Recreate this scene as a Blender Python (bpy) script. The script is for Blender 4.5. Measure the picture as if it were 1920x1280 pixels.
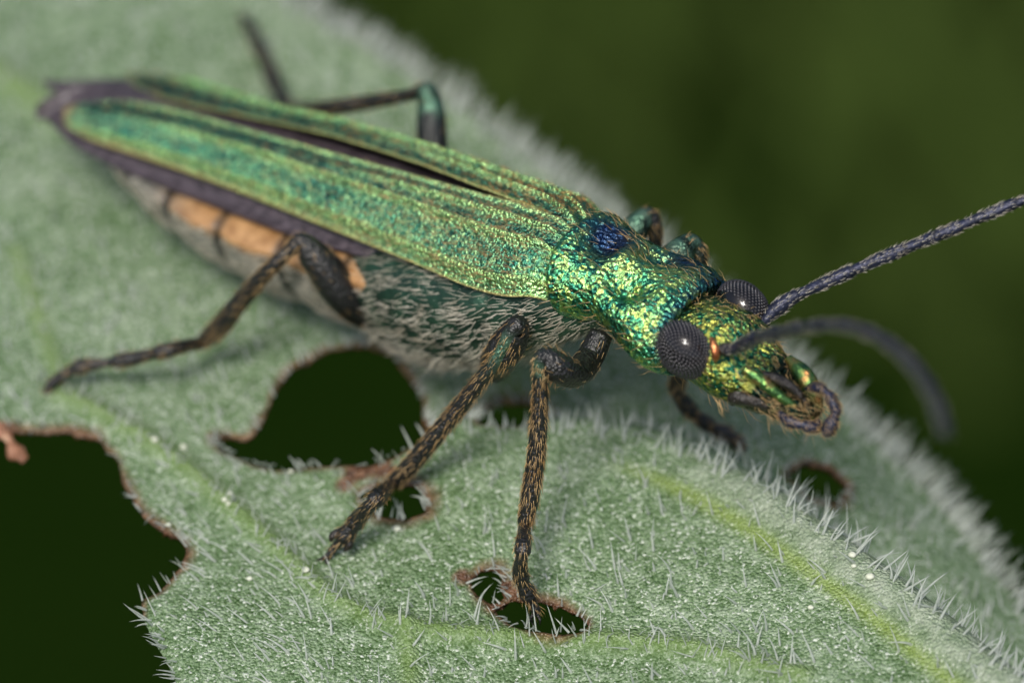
# Macro photograph: green metallic beetle on a chewed hairy leaf.  1 Blender unit = 1 millimetre.
import bpy, math, random
import numpy as np
from mathutils import Vector, Matrix
rng = np.random.default_rng(7); random.seed(7)
scene = bpy.context.scene
for o in list(bpy.data.objects): bpy.data.objects.remove(o)
scene.unit_settings.system = 'METRIC'; scene.unit_settings.scale_length = 0.001

# ------------------------------------------------------------------ camera
PHI = math.radians(42.0); DIST = 90.0; PPM = 170.0           # pitch, distance (mm), photo pixels per mm
RT = np.array([1.0, 0, 0]); UPC = np.array([0, math.sin(PHI), math.cos(PHI)]); BK = np.array([0, -math.cos(PHI), math.sin(PHI)])
cam = bpy.data.cameras.new('camera'); camo = bpy.data.objects.new('camera', cam); scene.collection.objects.link(camo)
camo.location = BK * DIST; camo.rotation_euler = (math.radians(90) - PHI, 0, 0)
cam.sensor_width = 36; cam.lens = 36 * DIST / (1920 / PPM); cam.clip_start = 1.0; cam.clip_end = 20000
FOCUS = 3.7
cam.dof.use_dof = True; cam.dof.focus_distance = DIST - FOCUS; cam.dof.aperture_blades = 0
cam.dof.aperture_fstop = cam.lens / 1000 / 2.6
scene.camera = camo
# ------------------------------------------------------------------ light
world = bpy.data.worlds.new('World'); scene.world = world; world.use_nodes = True
wn = world.node_tree; wn.nodes.clear()
SUN_EL, SUN_AZ = math.radians(58), math.radians(202)      # azimuth: compass bearing the light comes from, 0 = +Y, clockwise
sky = wn.nodes.new('ShaderNodeTexSky'); sky.sky_type = 'NISHITA'; sky.sun_disc = False
sky.sun_elevation = SUN_EL; sky.sun_rotation = SUN_AZ; sky.air_density = 1.0; sky.dust_density = 4.0
bgn = wn.nodes.new('ShaderNodeBackground'); bgn.inputs[1].default_value = 0.060
wo = wn.nodes.new('ShaderNodeOutputWorld'); wn.links.new(sky.outputs[0], bgn.inputs[0]); wn.links.new(bgn.outputs[0], wo.inputs[0])
sl = bpy.data.lights.new('sun', 'SUN'); sl.energy = 1.5; sl.angle = math.radians(18); sl.color = (1, .96, .90)
slo = bpy.data.objects.new('sun', sl); scene.collection.objects.link(slo)
sd = Vector((math.sin(SUN_AZ) * math.cos(SUN_EL), math.cos(SUN_AZ) * math.cos(SUN_EL), math.sin(SUN_EL)))
slo.rotation_euler = sd.to_track_quat('Z', 'Y').to_euler(); slo.location = (0, 0, 60)
scene.view_settings.view_transform = 'Standard'; scene.view_settings.look = 'None'
scene.view_settings.exposure = 1.15; scene.view_settings.gamma = 1.0; scene.view_settings.use_curve_mapping = False
scene.render.engine = 'CYCLES'

# ------------------------------------------------------------------ helpers
def PX(px, py, d):
    """photo pixel + depth towards the camera (mm from the plane through the origin) -> world point"""
    k = (DIST - d) / DIST
    return RT * ((px - 960) / PPM * k) + UPC * ((640 - py) / PPM * k) + BK * d
CAMP = BK * DIST
def ray(px, py):
    v = PX(px, py, 0.0) - CAMP
    return CAMP, v / np.linalg.norm(v)
def to_px(P):
    P = np.atleast_2d(P); d = P @ BK; k = DIST / (DIST - d)
    return np.stack([960 + PPM * (P @ RT) * k, 640 - PPM * (P @ UPC) * k], 1)
def nrm(v): return v / (np.linalg.norm(v, axis=-1, keepdims=True) + 1e-12)
def smooth(e0, e1, x):
    t = np.clip((x - e0) / (e1 - e0), 0, 1); return t * t * (3 - 2 * t)
def catmull(P, n):
    """smooth curve through the rows of P, n samples per span"""
    P = np.asarray(P, float); Q = np.vstack([2 * P[0] - P[1], P, 2 * P[-1] - P[-2]]); out = []
    t = np.linspace(0, 1, n, endpoint=False)[:, None]
    for i in range(1, len(Q) - 2):
        a, b, c, d = Q[i - 1], Q[i], Q[i + 1], Q[i + 2]
        out.append(.5 * (2 * b + (c - a) * t + (2 * a - 5 * b + 4 * c - d) * t ** 2 + (3 * b - a - 3 * c + d) * t ** 3))
    return np.vstack(out + [P[-1:]])
_tab = rng.random((256, 256))
def vnoise(x, y):
    xi = np.floor(x).astype(int); yi = np.floor(y).astype(int); fx = x - xi; fy = y - yi
    fx = fx * fx * (3 - 2 * fx); fy = fy * fy * (3 - 2 * fy)
    g = lambda a, b: _tab[a & 255, b & 255]
    return (g(xi, yi) * (1 - fx) + g(xi + 1, yi) * fx) * (1 - fy) + (g(xi, yi + 1) * (1 - fx) + g(xi + 1, yi + 1) * fx) * fy
def fbm(x, y, o=3):
    s = 0; a = .5
    for i in range(o): s = s + a * (vnoise(x * 2 ** i + 17 * i, y * 2 ** i + 5 * i) - .5); a *= .5
    return s
def mesh_obj(name, V, F, mat, parent=None, attrs=None, smooth_shade=True):
    """F: array of triangles or quads, or list of such arrays. Vertices in world space minus the parent's base."""
    V = np.asarray(V, float)
    Fs = F if isinstance(F, list) else [F]
    me = bpy.data.meshes.new(name); me.vertices.add(len(V))
    base = np.zeros(3)
    if parent is not None:
        r = parent
        while r.parent: r = r.parent
        base = np.array(r.location)
    me.vertices.foreach_set('co', (V - base).astype(np.float32).ravel())
    Fs = [np.asarray(f, int) for f in Fs if len(f)]
    idx = np.concatenate([f.ravel() for f in Fs]); sizes = np.concatenate([np.full(len(f), f.shape[1]) for f in Fs])
    me.loops.add(len(idx)); me.loops.foreach_set('vertex_index', idx.astype(np.int32))
    me.polygons.add(len(sizes)); st = np.concatenate([[0], np.cumsum(sizes)[:-1]])
    me.polygons.foreach_set('loop_start', st.astype(np.int32))
    me.polygons.foreach_set('use_smooth', np.full(len(sizes), smooth_shade))
    me.update(calc_edges=True); me.validate()
    for k, a in (attrs or {}).items():
        at = me.attributes.new(k, 'FLOAT', 'POINT'); at.data.foreach_set('value', np.asarray(a, np.float32))
    if mat: me.materials.append(mat)
    o = bpy.data.objects.new(name, me); scene.collection.objects.link(o)
    if parent is not None: o.parent = parent
    return o
def tag(o, label=None, cat=None, group=None, kind=None):
    for k, v in (('label', label), ('category', cat), ('group', group), ('kind', kind)):
        if v: o[k] = v
    return o
def frames(C):
    T = np.gradient(C, axis=0); T = nrm(T); N = np.zeros_like(T)
    r = np.array([0, 0, 1.0]) if abs(T[0][2]) < .9 else np.array([0, 1.0, 0])
    N[0] = nrm(r - T[0] * (r @ T[0]))
    for i in range(1, len(T)):
        v = N[i - 1] - T[i] * (N[i - 1] @ T[i]); N[i] = nrm(v)
    return T, N, np.cross(T, N)
def tube(C, R, sides=14, flat=None):
    """tapered tube along centres C with radii R (optionally flattened by a factor along N); closed ends"""
    C = np.asarray(C, float); R = np.asarray(R, float); K = len(C); T, N, Bn = frames(C)
    a = np.linspace(0, 2 * np.pi, sides, endpoint=False)
    fl = np.ones(K) if flat is None else np.asarray(flat)
    V = C[:, None] + R[:, None, None] * (fl[:, None, None] * np.cos(a)[None, :, None] * N[:, None] + np.sin(a)[None, :, None] * Bn[:, None])
    V = V.reshape(-1, 3)
    i = np.arange(K - 1)[:, None] * sides; j = np.arange(sides)[None]; j2 = (j + 1) % sides
    Q = np.stack([i + j, i + j2, i + sides + j2, i + sides + j], -1).reshape(-1, 4)
    V = np.vstack([V, C[0] - T[0] * R[0] * .3, C[-1] + T[-1] * R[-1] * .3]); n0 = K * sides
    jj = np.arange(sides); t0 = np.stack([np.full(sides, n0), (jj + 1) % sides, jj], 1)
    b = (K - 1) * sides; t1 = np.stack([np.full(sides, n0 + 1), b + jj, b + (jj + 1) % sides], 1)
    return V, [Q, np.vstack([t0, t1])]
def join(parts):
    Vs = []; quads = []; tris = []; off = 0
    for V, F in parts:
        for f in (F if isinstance(F, list) else [F]):
            f = np.asarray(f)
            if len(f) == 0: continue
            (quads if f.shape[1] == 4 else tris).append(f + off)
        Vs.append(V); off += len(V)
    return np.vstack(Vs), [np.vstack(x) for x in (quads, tris) if x]
def grid_faces(m, n, wrap=False):
    i = np.arange(m - 1)[:, None]; j = np.arange(n if wrap else n - 1)[None]; j2 = (j + 1) % n
    return np.stack([i * n + j + 0 * i, i * n + j2, (i + 1) * n + j2, (i + 1) * n + j], -1).reshape(-1, 4)
def tri_of(F):
    out = []
    for f in (F if isinstance(F, list) else [F]):
        out += [f] if f.shape[1] == 3 else [f[:, [0, 1, 2]], f[:, [0, 2, 3]]]
    return np.vstack(out)
def sample(V, F, n, keep=None):
    """n random points on a surface: positions, normals"""
    T = tri_of(F); A, B, C = V[T[:, 0]], V[T[:, 1]], V[T[:, 2]]
    cr = np.cross(B - A, C - A); ar = np.linalg.norm(cr, axis=1)
    k = rng.choice(len(T), n, p=ar / ar.sum()); r1 = np.sqrt(rng.random(n)); r2 = rng.random(n)
    P = (1 - r1)[:, None] * A[k] + (r1 * (1 - r2))[:, None] * B[k] + (r1 * r2)[:, None] * C[k]
    N = nrm(cr[k])
    if keep is not None:
        m = keep(P, N); P, N = P[m], N[m]
    return P, N
def hair_mesh(P, D, N, L, R, bend=.35, sides=3, segs=2):
    """tapered bristles from roots P along unit D, tips bending along -N*bend; vectorised"""
    n = len(P); L = np.broadcast_to(L, n); R = np.broadcast_to(R, n)
    bend = np.broadcast_to(bend, n)
    S = nrm(np.cross(D, N + .001)); W = np.cross(S, D); rings = []
    ts = np.linspace(0, 1, segs + 1)
    cen = [P + D * (L * t)[:, None] - N * (L * bend * t * t)[:, None] for t in ts]
    for si in range(segs):
        rr = R * (1 - ts[si]) ** .7 if si else R
        for k in range(sides):
            a = 2 * math.pi * k / sides
            rings.append(cen[si] + (S * math.cos(a) + W * math.sin(a)) * rr[:, None])
    rings.append(cen[-1]); V = np.stack(rings, 1); m = V.shape[1]
    F = []
    for si in range(segs - 1):
        for k in range(sides):
            k2 = (k + 1) % sides; a, b, c, d = si * sides + k, si * sides + k2, (si + 1) * sides + k2, (si + 1) * sides + k
            F += [(a, b, c), (a, c, d)]
    s0 = (segs - 1) * sides
    for k in range(sides): F.append((s0 + k, s0 + (k + 1) % sides, m - 1))
    F = (np.array(F)[None] + (np.arange(n) * m)[:, None, None]).reshape(-1, 3)
    return V.reshape(-1, 3), F

# ------------------------------------------------------------------ materials
class NT:
    def __init__(self, name):
        self.m = bpy.data.materials.new(name); self.m.use_nodes = True; self.t = self.m.node_tree
        self.b = self.t.nodes['Principled BSDF']
        self.co = self.t.nodes.new('ShaderNodeNewGeometry').outputs['Position']
        tc = self.t.nodes.new('ShaderNodeTexCoord'); self.co = tc.outputs['Object']
    def n(self, typ, **kw):
        x = self.t.nodes.new(typ)
        for k, v in kw.items(): setattr(x, k, v)
        return x
    def l(self, a, b): self.t.links.new(a, b)
    def put(self, x, k, v):
        if hasattr(v, 'is_linked'): self.l(v, x.inputs[k])
        else: x.inputs[k].default_value = v
    def noise(self, scale, detail=3, rough=.55, co=None, dist=0):
        x = self.n('ShaderNodeTexNoise'); self.l(co or self.co, x.inputs['Vector'])
        x.inputs['Scale'].default_value = scale; x.inputs['Detail'].default_value = detail; x.inputs['Roughness'].default_value = rough
        x.inputs['Distortion'].default_value = dist
        return x.outputs['Fac']
    def vor(self, scale, out='Distance', feature='F1', rnd=1, co=None):
        x = self.n('ShaderNodeTexVoronoi', feature=feature); self.l(co or self.co, x.inputs['Vector']); x.inputs['Scale'].default_value = scale
        x.inputs['Randomness'].default_value = rnd
        return x.outputs[out]
    def math(self, op, a, b=0.0, c=0.0):
        x = self.n('ShaderNodeMath', operation=op)
        for i, v in enumerate((a, b, c)): self.put(x, i, v)
        return x.outputs[0]
    def ramp(self, f, stops):
        x = self.n('ShaderNodeValToRGB'); e = x.color_ramp.elements
        while len(e) < len(stops): e.new(.5)
        for i, (p, c) in enumerate(stops): e[i].position = p; e[i].color = (*c, 1) if len(c) == 3 else c
        self.put(x, 0, f); return x.outputs['Color']
    def step(self, f, a, b):
        x = self.n('ShaderNodeMapRange', interpolation_type='SMOOTHSTEP'); self.put(x, 0, f); self.put(x, 1, a); self.put(x, 2, b); return x.outputs[0]
    def mix(self, f, a, b, mode='MIX'):
        x = self.n('ShaderNodeMix', data_type='RGBA', blend_type=mode); self.put(x, 0, f)
        self.put(x, 6, (*a, 1) if isinstance(a, tuple) else a); self.put(x, 7, (*b, 1) if isinstance(b, tuple) else b); return x.outputs[2]
    def attr(self, name):
        x = self.n('ShaderNodeAttribute', attribute_name=name); return x.outputs['Fac']
    def bump(self, h, strength, dist, prev=None):
        x = self.n('ShaderNodeBump'); self.put(x, 'Height', h); x.inputs['Strength'].default_value = strength; x.inputs['Distance'].default_value = dist
        if prev: self.l(prev, x.inputs['Normal'])
        return x.outputs[0]
    def scaled(self, s, rot=None):
        x = self.n('ShaderNodeMapping'); self.l(self.co, x.inputs[0]); x.inputs['Scale'].default_value = s
        if rot: x.inputs['Rotation'].default_value = rot
        return x.outputs[0]
    def set(self, **kw):
        for k, v in kw.items():
            k = k.replace('_', ' ')
            if isinstance(v, tuple) and len(v) == 3: v = (*v, 1)
            self.put(self.b, k, v)
        return self.m
MATS = {}
def build_materials():
    # green metallic cuticle, granular
    def metal(name, c_dark, c_mid, c_hi, gran=20, bs=.9, rough=.3, c_tone=(.02, .035, .11)):
        t = NT(name)
        big = t.noise(1.6, 3); gr = t.vor(gran, feature='SMOOTH_F1'); gr2 = t.noise(gran * .9, 3, .6)
        cell = t.vor(gran * .8, 'Color'); sep = t.n('ShaderNodeSeparateColor'); t.l(cell, sep.inputs[0])
        f = t.math('ADD', t.math('MULTIPLY', sep.outputs[0], .55), t.math('MULTIPLY', big, .6))
        col = t.ramp(f, [(.22, c_dark), (.5, c_mid), (.85, c_hi)])
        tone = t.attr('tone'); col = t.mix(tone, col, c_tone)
        col = t.mix(t.math('MULTIPLY', t.attr('ridge_shine'), .7), col, (.50, .74, .26))  # rib highlights painted as lighter gold-green over their own tint
        col = t.mix(t.attr('rim'), col, (.30, .17, .06))
        n1 = t.bump(t.math('SUBTRACT', gr2, gr), bs, .03)
        n2 = t.bump(t.noise(7, 3), .35, .05, n1)
        met = t.math('SUBTRACT', 1.0, t.attr('rim'))
        MATS[name] = t.set(Base_Color=col, Metallic=met, Roughness=t.math('ADD', rough - .08, t.math('MULTIPLY', gr2, .16)), Normal=n2)
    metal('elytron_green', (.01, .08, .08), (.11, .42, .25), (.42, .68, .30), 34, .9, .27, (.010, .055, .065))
    metal('pronotum_green', (.008, .09, .09), (.09, .40, .19), (.48, .64, .16), 22, 1.0, .27)
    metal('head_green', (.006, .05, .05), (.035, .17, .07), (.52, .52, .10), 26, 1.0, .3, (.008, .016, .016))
    # dark pubescent cuticle of thorax / abdomen / legs
    t = NT('thorax_cuticle')
    col = t.ramp(t.noise(3, 3), [(.3, (.008, .022, .016)), (.7, (.03, .09, .055))])
    MATS['thorax'] = t.set(Base_Color=col, Metallic=.5, Roughness=.38, Normal=t.bump(t.noise(24, 3), .6, .02))
    t = NT('abdomen_cuticle')
    c0 = t.ramp(t.noise(5, 3), [(.3, (.07, .075, .065)), (.7, (.17, .17, .145))])
    c1 = t.ramp(t.noise(6, 3), [(.3, (.22, .11, .04)), (.7, (.46, .27, .12))]); c0 = t.mix(t.attr('seam'), c0, (.006, .007, .006))
    MATS['abdomen'] = t.set(Base_Color=t.mix(t.attr('brown'), c0, c1), Roughness=.42, Normal=t.bump(t.noise(20, 3), .5, .02))
    t = NT('leg_cuticle')
    col = t.mix(t.math('MULTIPLY', t.attr('green'), t.step(t.noise(5, 2), .3, .6)), t.ramp(t.noise(12, 3), [(.3, (.004, .004, .005)), (.7, (.014, .015, .013))]), (.12, .24, .16))
    MATS['leg'] = t.set(Base_Color=col, Metallic=t.math('MULTIPLY', t.attr('green'), .9), Roughness=.34, Normal=t.bump(t.math('SUBTRACT', t.noise(30, 3), t.vor(26)), .7, .02))
    t = NT('black_glossy_cuticle')
    MATS['black'] = t.set(Base_Color=t.ramp(t.noise(14, 3), [(.3, (.004, .004, .004)), (.75, (.026, .020, .014))]), Roughness=.3, Normal=t.bump(t.noise(16, 4), .9, .05))
    t = NT('antenna_cuticle')
    MATS['antenna'] = t.set(Base_Color=t.ramp(t.noise(12, 3), [(.3, (.006, .008, .016)), (.7, (.03, .035, .07))]), Metallic=.4, Roughness=.34, Normal=t.bump(t.noise(32, 2), .8, .02))
    t = NT('bronze_cuticle')
    MATS['bronze'] = t.set(Base_Color=t.ramp(t.noise(7, 3), [(.3, (.02, .08, .04)), (.5, (.10, .22, .06)), (.7, (.55, .26, .10))]), Metallic=.85, Roughness=.25, Normal=t.bump(t.noise(20, 3), .7, .03))
    t = NT('copper_cuticle'); MATS['copper'] = t.set(Base_Color=t.ramp(t.noise(12, 3), [(.35, (.35, .10, .04)), (.65, (.75, .34, .14))]), Metallic=.9, Roughness=.3, Normal=t.bump(t.noise(22, 3), .7, .03))
    t = NT('compound_eye')
    MATS['eye'] = t.set(Base_Color=(.005, .005, .006), Roughness=.16)
    t = NT('eye_facet'); MATS['facet'] = t.set(Base_Color=t.ramp(t.noise(9, 2), [(.3, (.018, .017, .020)), (.7, (.038, .036, .042))]), Roughness=.3)
    t = NT('wing_membrane')
    str_ = t.noise(6, 3, co=t.scaled((.25, 2.5, 2.5), (0, .25, math.radians(-37))))
    MATS['wing'] = t.set(Base_Color=t.ramp(str_, [(.3, (.016, .012, .014)), (.7, (.085, .068, .080))]), Roughness=.36, Normal=t.bump(str_, .5, .05))
    def hairm(name, c0, c1, tr=.3, clear=0):
        t = NT(name); col = t.ramp(t.noise(4, 2), [(.3, c0), (.7, c1)])
        t.set(Base_Color=col, Roughness=.35)
        tl = t.n('ShaderNodeBsdfTranslucent'); t.l(col, tl.inputs[0]); mx = t.n('ShaderNodeMixShader'); mx.inputs[0].default_value = tr
        out = t.t.nodes['Material Output']; t.l(t.b.outputs[0], mx.inputs[1]); t.l(tl.outputs[0], mx.inputs[2]); t.l(mx.outputs[0], out.inputs[0])
        if clear:
            tp = t.n('ShaderNodeBsdfTransparent'); m2 = t.n('ShaderNodeMixShader'); m2.inputs[0].default_value = clear
            t.l(mx.outputs[0], m2.inputs[1]); t.l(tp.outputs[0], m2.inputs[2]); t.l(m2.outputs[0], out.inputs[0])
        MATS[name] = t.m
    hairm('gold_hair', (.42, .26, .10), (.72, .52, .26))
    hairm('pale_hair', (.52, .47, .36), (.84, .80, .68))
    hairm('backlit_hair', (.46, .22, .06), (.74, .42, .16))  # far wing case hairs: orange back light put into the colour
    hairm('leaf_hair', (.50, .56, .48), (.74, .78, .74), .4, .45)
    # leaf
    t = NT('leaf_blade')  # waxy cells: fine colour grain and relief, sparkle glints painted as pale flecks
    big = t.noise(.55, 4); mid = t.noise(5, 3); cell = t.vor(27, 'Color'); sep = t.n('ShaderNodeSeparateColor'); t.l(cell, sep.inputs[0]); cd = t.vor(27); fine = t.noise(34, 2, .6)
    f = t.math('ADD', t.math('MULTIPLY', mid, .40), t.math('ADD', t.math('MULTIPLY', big, .25), t.math('ADD', t.math('MULTIPLY', sep.outputs[0], .18), t.math('MULTIPLY', fine, .32))))
    col = t.ramp(f, [(.38, (.034, .088, .010)), (.56, (.137, .226, .096)), (.74, (.34, .43, .29))])
    col = t.mix(t.math('MULTIPLY', t.step(sep.outputs[1], .80, .90), t.step(fine, .45, .6)), col, (.60, .66, .56))
    col = t.mix(t.math('MULTIPLY', t.attr('vein'), .75), col, (.17, .27, .07))
    col = t.mix(t.math('MULTIPLY', t.attr('yel'), .75), col, (.24, .34, .06))
    col = t.mix(t.math('MULTIPLY', t.attr('pale'), .7), col, t.ramp(mid, [(.3, (.20, .27, .16)), (.7, (.40, .45, .35))]))
    ch = t.attr('chew'); br = t.ramp(t.noise(9, 4), [(.3, (.035, .014, .006)), (.55, (.16, .075, .035)), (.75, (.32, .18, .10))])
    col = t.mix(ch, col, br)
    h = t.math('ADD', t.math('SUBTRACT', t.math('MULTIPLY', mid, .4), t.math('MULTIPLY', cd, .6)), t.math('MULTIPLY', fine, .6))
    t.set(Base_Color=col, Roughness=.26, Normal=t.bump(h, 1.0, .05), Specular_IOR_Level=.7)
    tl = t.n('ShaderNodeBsdfTranslucent'); t.l(col, tl.inputs[0]); mx = t.n('ShaderNodeMixShader'); mx.inputs[0].default_value = .12
    out = t.t.nodes['Material Output']; t.l(t.b.outputs[0], mx.inputs[1]); t.l(tl.outputs[0], mx.inputs[2]); t.l(mx.outputs[0], out.inputs[0])
    MATS['leaf'] = t.m
    t = NT('withered_leaf')
    MATS['withered'] = t.set(Base_Color=t.ramp(t.noise(9, 4), [(.3, (.10, .04, .02)), (.55, (.28, .13, .07)), (.75, (.45, .28, .18))]), Roughness=.5, Normal=t.bump(t.noise(14, 4), .8, .05))
    t = NT('stem_green'); MATS['stem'] = t.set(Base_Color=t.ramp(t.noise(2, 3), [(.3, (.08, .16, .04)), (.7, (.16, .26, .09))]), Roughness=.5)
    t = NT('pollen'); MATS['pollen'] = t.set(Base_Color=t.ramp(t.noise(20, 3), [(.3, (.42, .46, .34)), (.7, (.62, .64, .54))]), Roughness=.5)
    t = NT('meadow_floor')
    MATS['ground'] = t.set(Base_Color=t.ramp(t.noise(.05, 4), [(.3, (.003, .010, .001)), (.7, (.007, .016, .002))]), Roughness=.9, Specular_IOR_Level=0.0, Normal=t.bump(t.noise(.6, 4), .6, 1.0))
    t = NT('grass'); MATS['grass'] = t.set(Base_Color=t.ramp(t.noise(.06, 3), [(.3, (.032, .056, .010)), (.7, (.050, .076, .018))]), Roughness=.8, Specular_IOR_Level=0.0)
build_materials()

# ------------------------------------------------------------------ leaf surface
# crest of the midrib fold: photo pixel, height of the crest (mm), drop behind it (mm)
CREST = [(560, 905, .0, .0), (640, 872, .12, .1), (760, 825, .3, .45), (850, 800, .38, .8), (1000, 795, .4, .9), (1150, 805, .42, .85), (1290, 850, .42, .75),
         (1420, 918, .45, 1.1), (1600, 1040, .5, 1.5), (1760, 1160, .5, 1.65), (1920, 1290, .5, 1.7), (2120, 1440, .5, 1.7), (2500, 1730, .5, 1.7)]
def plane_pt(px, py, z):
    o, d = ray(px, py); t = (z - o[2]) / d[2]; return o + d * t
_c = np.array([[*plane_pt(a, b, c)[:2], c, e] for a, b, c, e in CREST]); _c = catmull(_c, 10)
VEINS = [[(120, 735), (200, 775), (290, 830), (400, 915), (480, 985), (560, 1062), (640, 1128), (760, 1172), (900, 1186), (1000, 1190), (1120, 1205), (1300, 1235), (1500, 1300)],
         [(757, 1172), (768, 1230), (770, 1330)], [(30, 470), (62, 560), (90, 640), (120, 720)], [(1010, 690), (800, 560), (300, 330), (-60, 120)]]
_v = [catmull(np.array([plane_pt(a, b, .05)[:2] for a, b in L]), 8) for L in VEINS]
def seg_dist(P, L):
    """distance, signed side and blend parameter of points P (n,2) to polyline L (k,>=2)"""
    best = np.full(len(P), 1e9); side = np.zeros(len(P)); par = np.zeros(len(P))
    for i in range(len(L) - 1):
        a, b = L[i, :2], L[i + 1, :2]; e = b - a
        t = np.clip(((P - a) @ e) / (e @ e), 0, 1); q = P - a - t[:, None] * e; d = np.hypot(q[:, 0], q[:, 1])
        m = d < best; best[m] = d[m]; side[m] = np.sign(e[0] * q[m, 1] - e[1] * q[m, 0]); par[m] = i + t[m]
    return best, side, par
def leaf_h(P, full=False):
    P = np.atleast_2d(P)[:, :2]; x, y = P[:, 0], P[:, 1]
    d, sd_, par = seg_dist(P, _c); i = np.clip(par.astype(int), 0, len(_c) - 2); f = par - i
    c = _c[i, 2] * (1 - f) + _c[i + 1, 2] * f; dr = _c[i, 3] * (1 - f) + _c[i + 1, 3] * f
    zb = -1.55 * smooth(1.4, 5.8, x + .25 * (y + 1)) + .15 * smooth(0, 5, y)
    behind = c - dr * smooth(0, 1.15, d)
    far = smooth(1.0, 2.6, d)
    hb = behind * (1 - far) + zb * far
    hn = c * np.exp(-(d / 2.0) ** 2) - .25 * smooth(2.2, 5, d)
    h = np.where(sd_ > 0, hb, hn)
    vein = np.zeros(len(P))
    for k, L in enumerate(_v):
        dv, _, _ = seg_dist(P, L); w = (.13, .11, .10, .22)[k]; g = np.exp(-(dv / w) ** 2); vein = np.maximum(vein, g)
        h = h + (.10, .07, .03, .1)[k] * g
    # the midrib itself: a broad rounded cord along the crest on the right
    mr = smooth(55, 72, par); sdist = np.where(sd_ > 0, d, -d)
    h = h + mr * .14 * np.exp(-((sdist + .12) / .26) ** 2)
    h = h + .10 * fbm(x * .7 + 9, y * .7 + 3, 3) + .03 * fbm(x * 3.1, y * 3.1, 2)
    if full:
        pale = mr * np.exp(-((sdist + .12) / .27) ** 4); yel = smooth(48, 62, par) * np.exp(-((sdist + .50) / .10) ** 2)
        return h, vein, pale, yel, sdist, par
    return h
def hit(px, py):
    o, d = ray(px, py); t = np.linspace(DIST - 9, DIST + 16, 900); Q = o + d * t[:, None]
    below = Q[:, 2] < leaf_h(Q); k = int(np.argmax(below)) if below.any() else len(t) - 1
    t2 = np.linspace(t[k - 1], t[k], 12); Q = o + d * t2[:, None]; b2 = Q[:, 2] < leaf_h(Q); return Q[int(np.argmax(b2))]
OUT = [(330, -190), (450, -90), (545, -10), (640, 50), (760, 118), (870, 195), (980, 278), (1070, 340), (1160, 410), (1260, 490), (1350, 570), (1440, 655), (1500, 700), (1560, 742),
       (1640, 815), (1720, 888), (1800, 975), (1860, 1055), (1925, 1130), (2010, 1230), (2120, 1330), (2300, 1480), (2350, 1640), (2000, 1750), (1500, 1680), (1000, 1600), (560, 1450), (390, 1360), (335, 1290), (318, 1250), (296, 1205), (268, 1160), (262, 1120),
       (300, 1100), (335, 1062), (350, 1030), (343, 1005), (300, 985), (270, 965), (248, 930), (228, 890), (216, 852), (180, 815), (130, 802), (60, 806), (0, 802), (-120, 800), (-260, 790), (-420, 500), (-460, 100), (-350, -200), (0, -300)]
CHEW_RANGE = (31, 47)
HOLES = [[(400, 812), (430, 815), (470, 818), (490, 790), (505, 752), (522, 718), (560, 680), (620, 648), (690, 645), (735, 662), (765, 700), (790, 745), (805, 785), (800, 808), (770, 832), (735, 852), (690, 868), (640, 866), (600, 870), (540, 876), (475, 866), (418, 838)],
         [(672, 920), (700, 903), (735, 906), (775, 905), (800, 930), (795, 955), (760, 968), (715, 962), (685, 945)],
         [(880, 1080), (900, 1063), (930, 1062), (942, 1080), (936, 1100), (950, 1118), (920, 1125), (895, 1112)],
         [(925, 1137), (960, 1118), (1010, 1122), (1050, 1130), (1085, 1150), (1102, 1166), (1088, 1180), (1050, 1182), (1000, 1178), (955, 1164)],
         [(890, 772), (930, 752), (990, 752), (1020, 772), (1000, 790), (940, 792), (900, 788)],
         [(1475, 885), (1510, 862), (1560, 872), (1590, 905), (1570, 935), (1520, 930)]]
out_xy = np.array([hit(*p)[:2] for p in OUT]); holes_xy = [np.array([hit(*p)[:2] for p in H]) for H in HOLES]
def closed(P, n): 
    Q = np.vstack([P[-1:], P, P[:2]]); C = catmull(Q, n); return C[n:-2 * n + (n - 1)] if False else C[n:len(C) - n - 1]
def poly_sdf(P, L):
    L2 = np.vstack([L, L[:1]]); d, _, par = seg_dist(P, L2); ins = np.zeros(len(P), bool)
    for i in range(len(L)):
        a, b = L2[i], L2[i + 1]; c = (a[1] > P[:, 1]) != (b[1] > P[:, 1])
        with np.errstate(divide='ignore', invalid='ignore'): xx = (b[0] - a[0]) * (P[:, 1] - a[1]) / (b[1] - a[1]) + a[0]
        ins ^= c & (P[:, 0] < xx)
    return np.where(ins, d, -d), par
SP = .055
lo = out_xy.min(0) - .3; hi = out_xy.max(0) + .3
gx = np.arange(lo[0], hi[0], SP); gy = np.arange(lo[1], hi[1], SP); nx, ny = len(gx), len(gy)
G = np.stack(np.meshgrid(gx, gy, indexing='ij'), -1).reshape(-1, 2)
sdf_o, par_o = poly_sdf(G, out_xy)
wob = .09 * fbm(G[:, 0] * 4, G[:, 1] * 4, 3)
is_chew_out = (par_o > CHEW_RANGE[0]) & (par_o < CHEW_RANGE[1])
S = sdf_o + wob * np.where(is_chew_out, 1.3, .5); dchew = np.where(is_chew_out, sdf_o, 9.0)
for k, H in enumerate(holes_xy):
    sh, _ = poly_sdf(G, H); sh = -sh + wob * (1.2 if k == 0 else .6); S = np.minimum(S, sh); dchew = np.minimum(dchew, sh)
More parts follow.
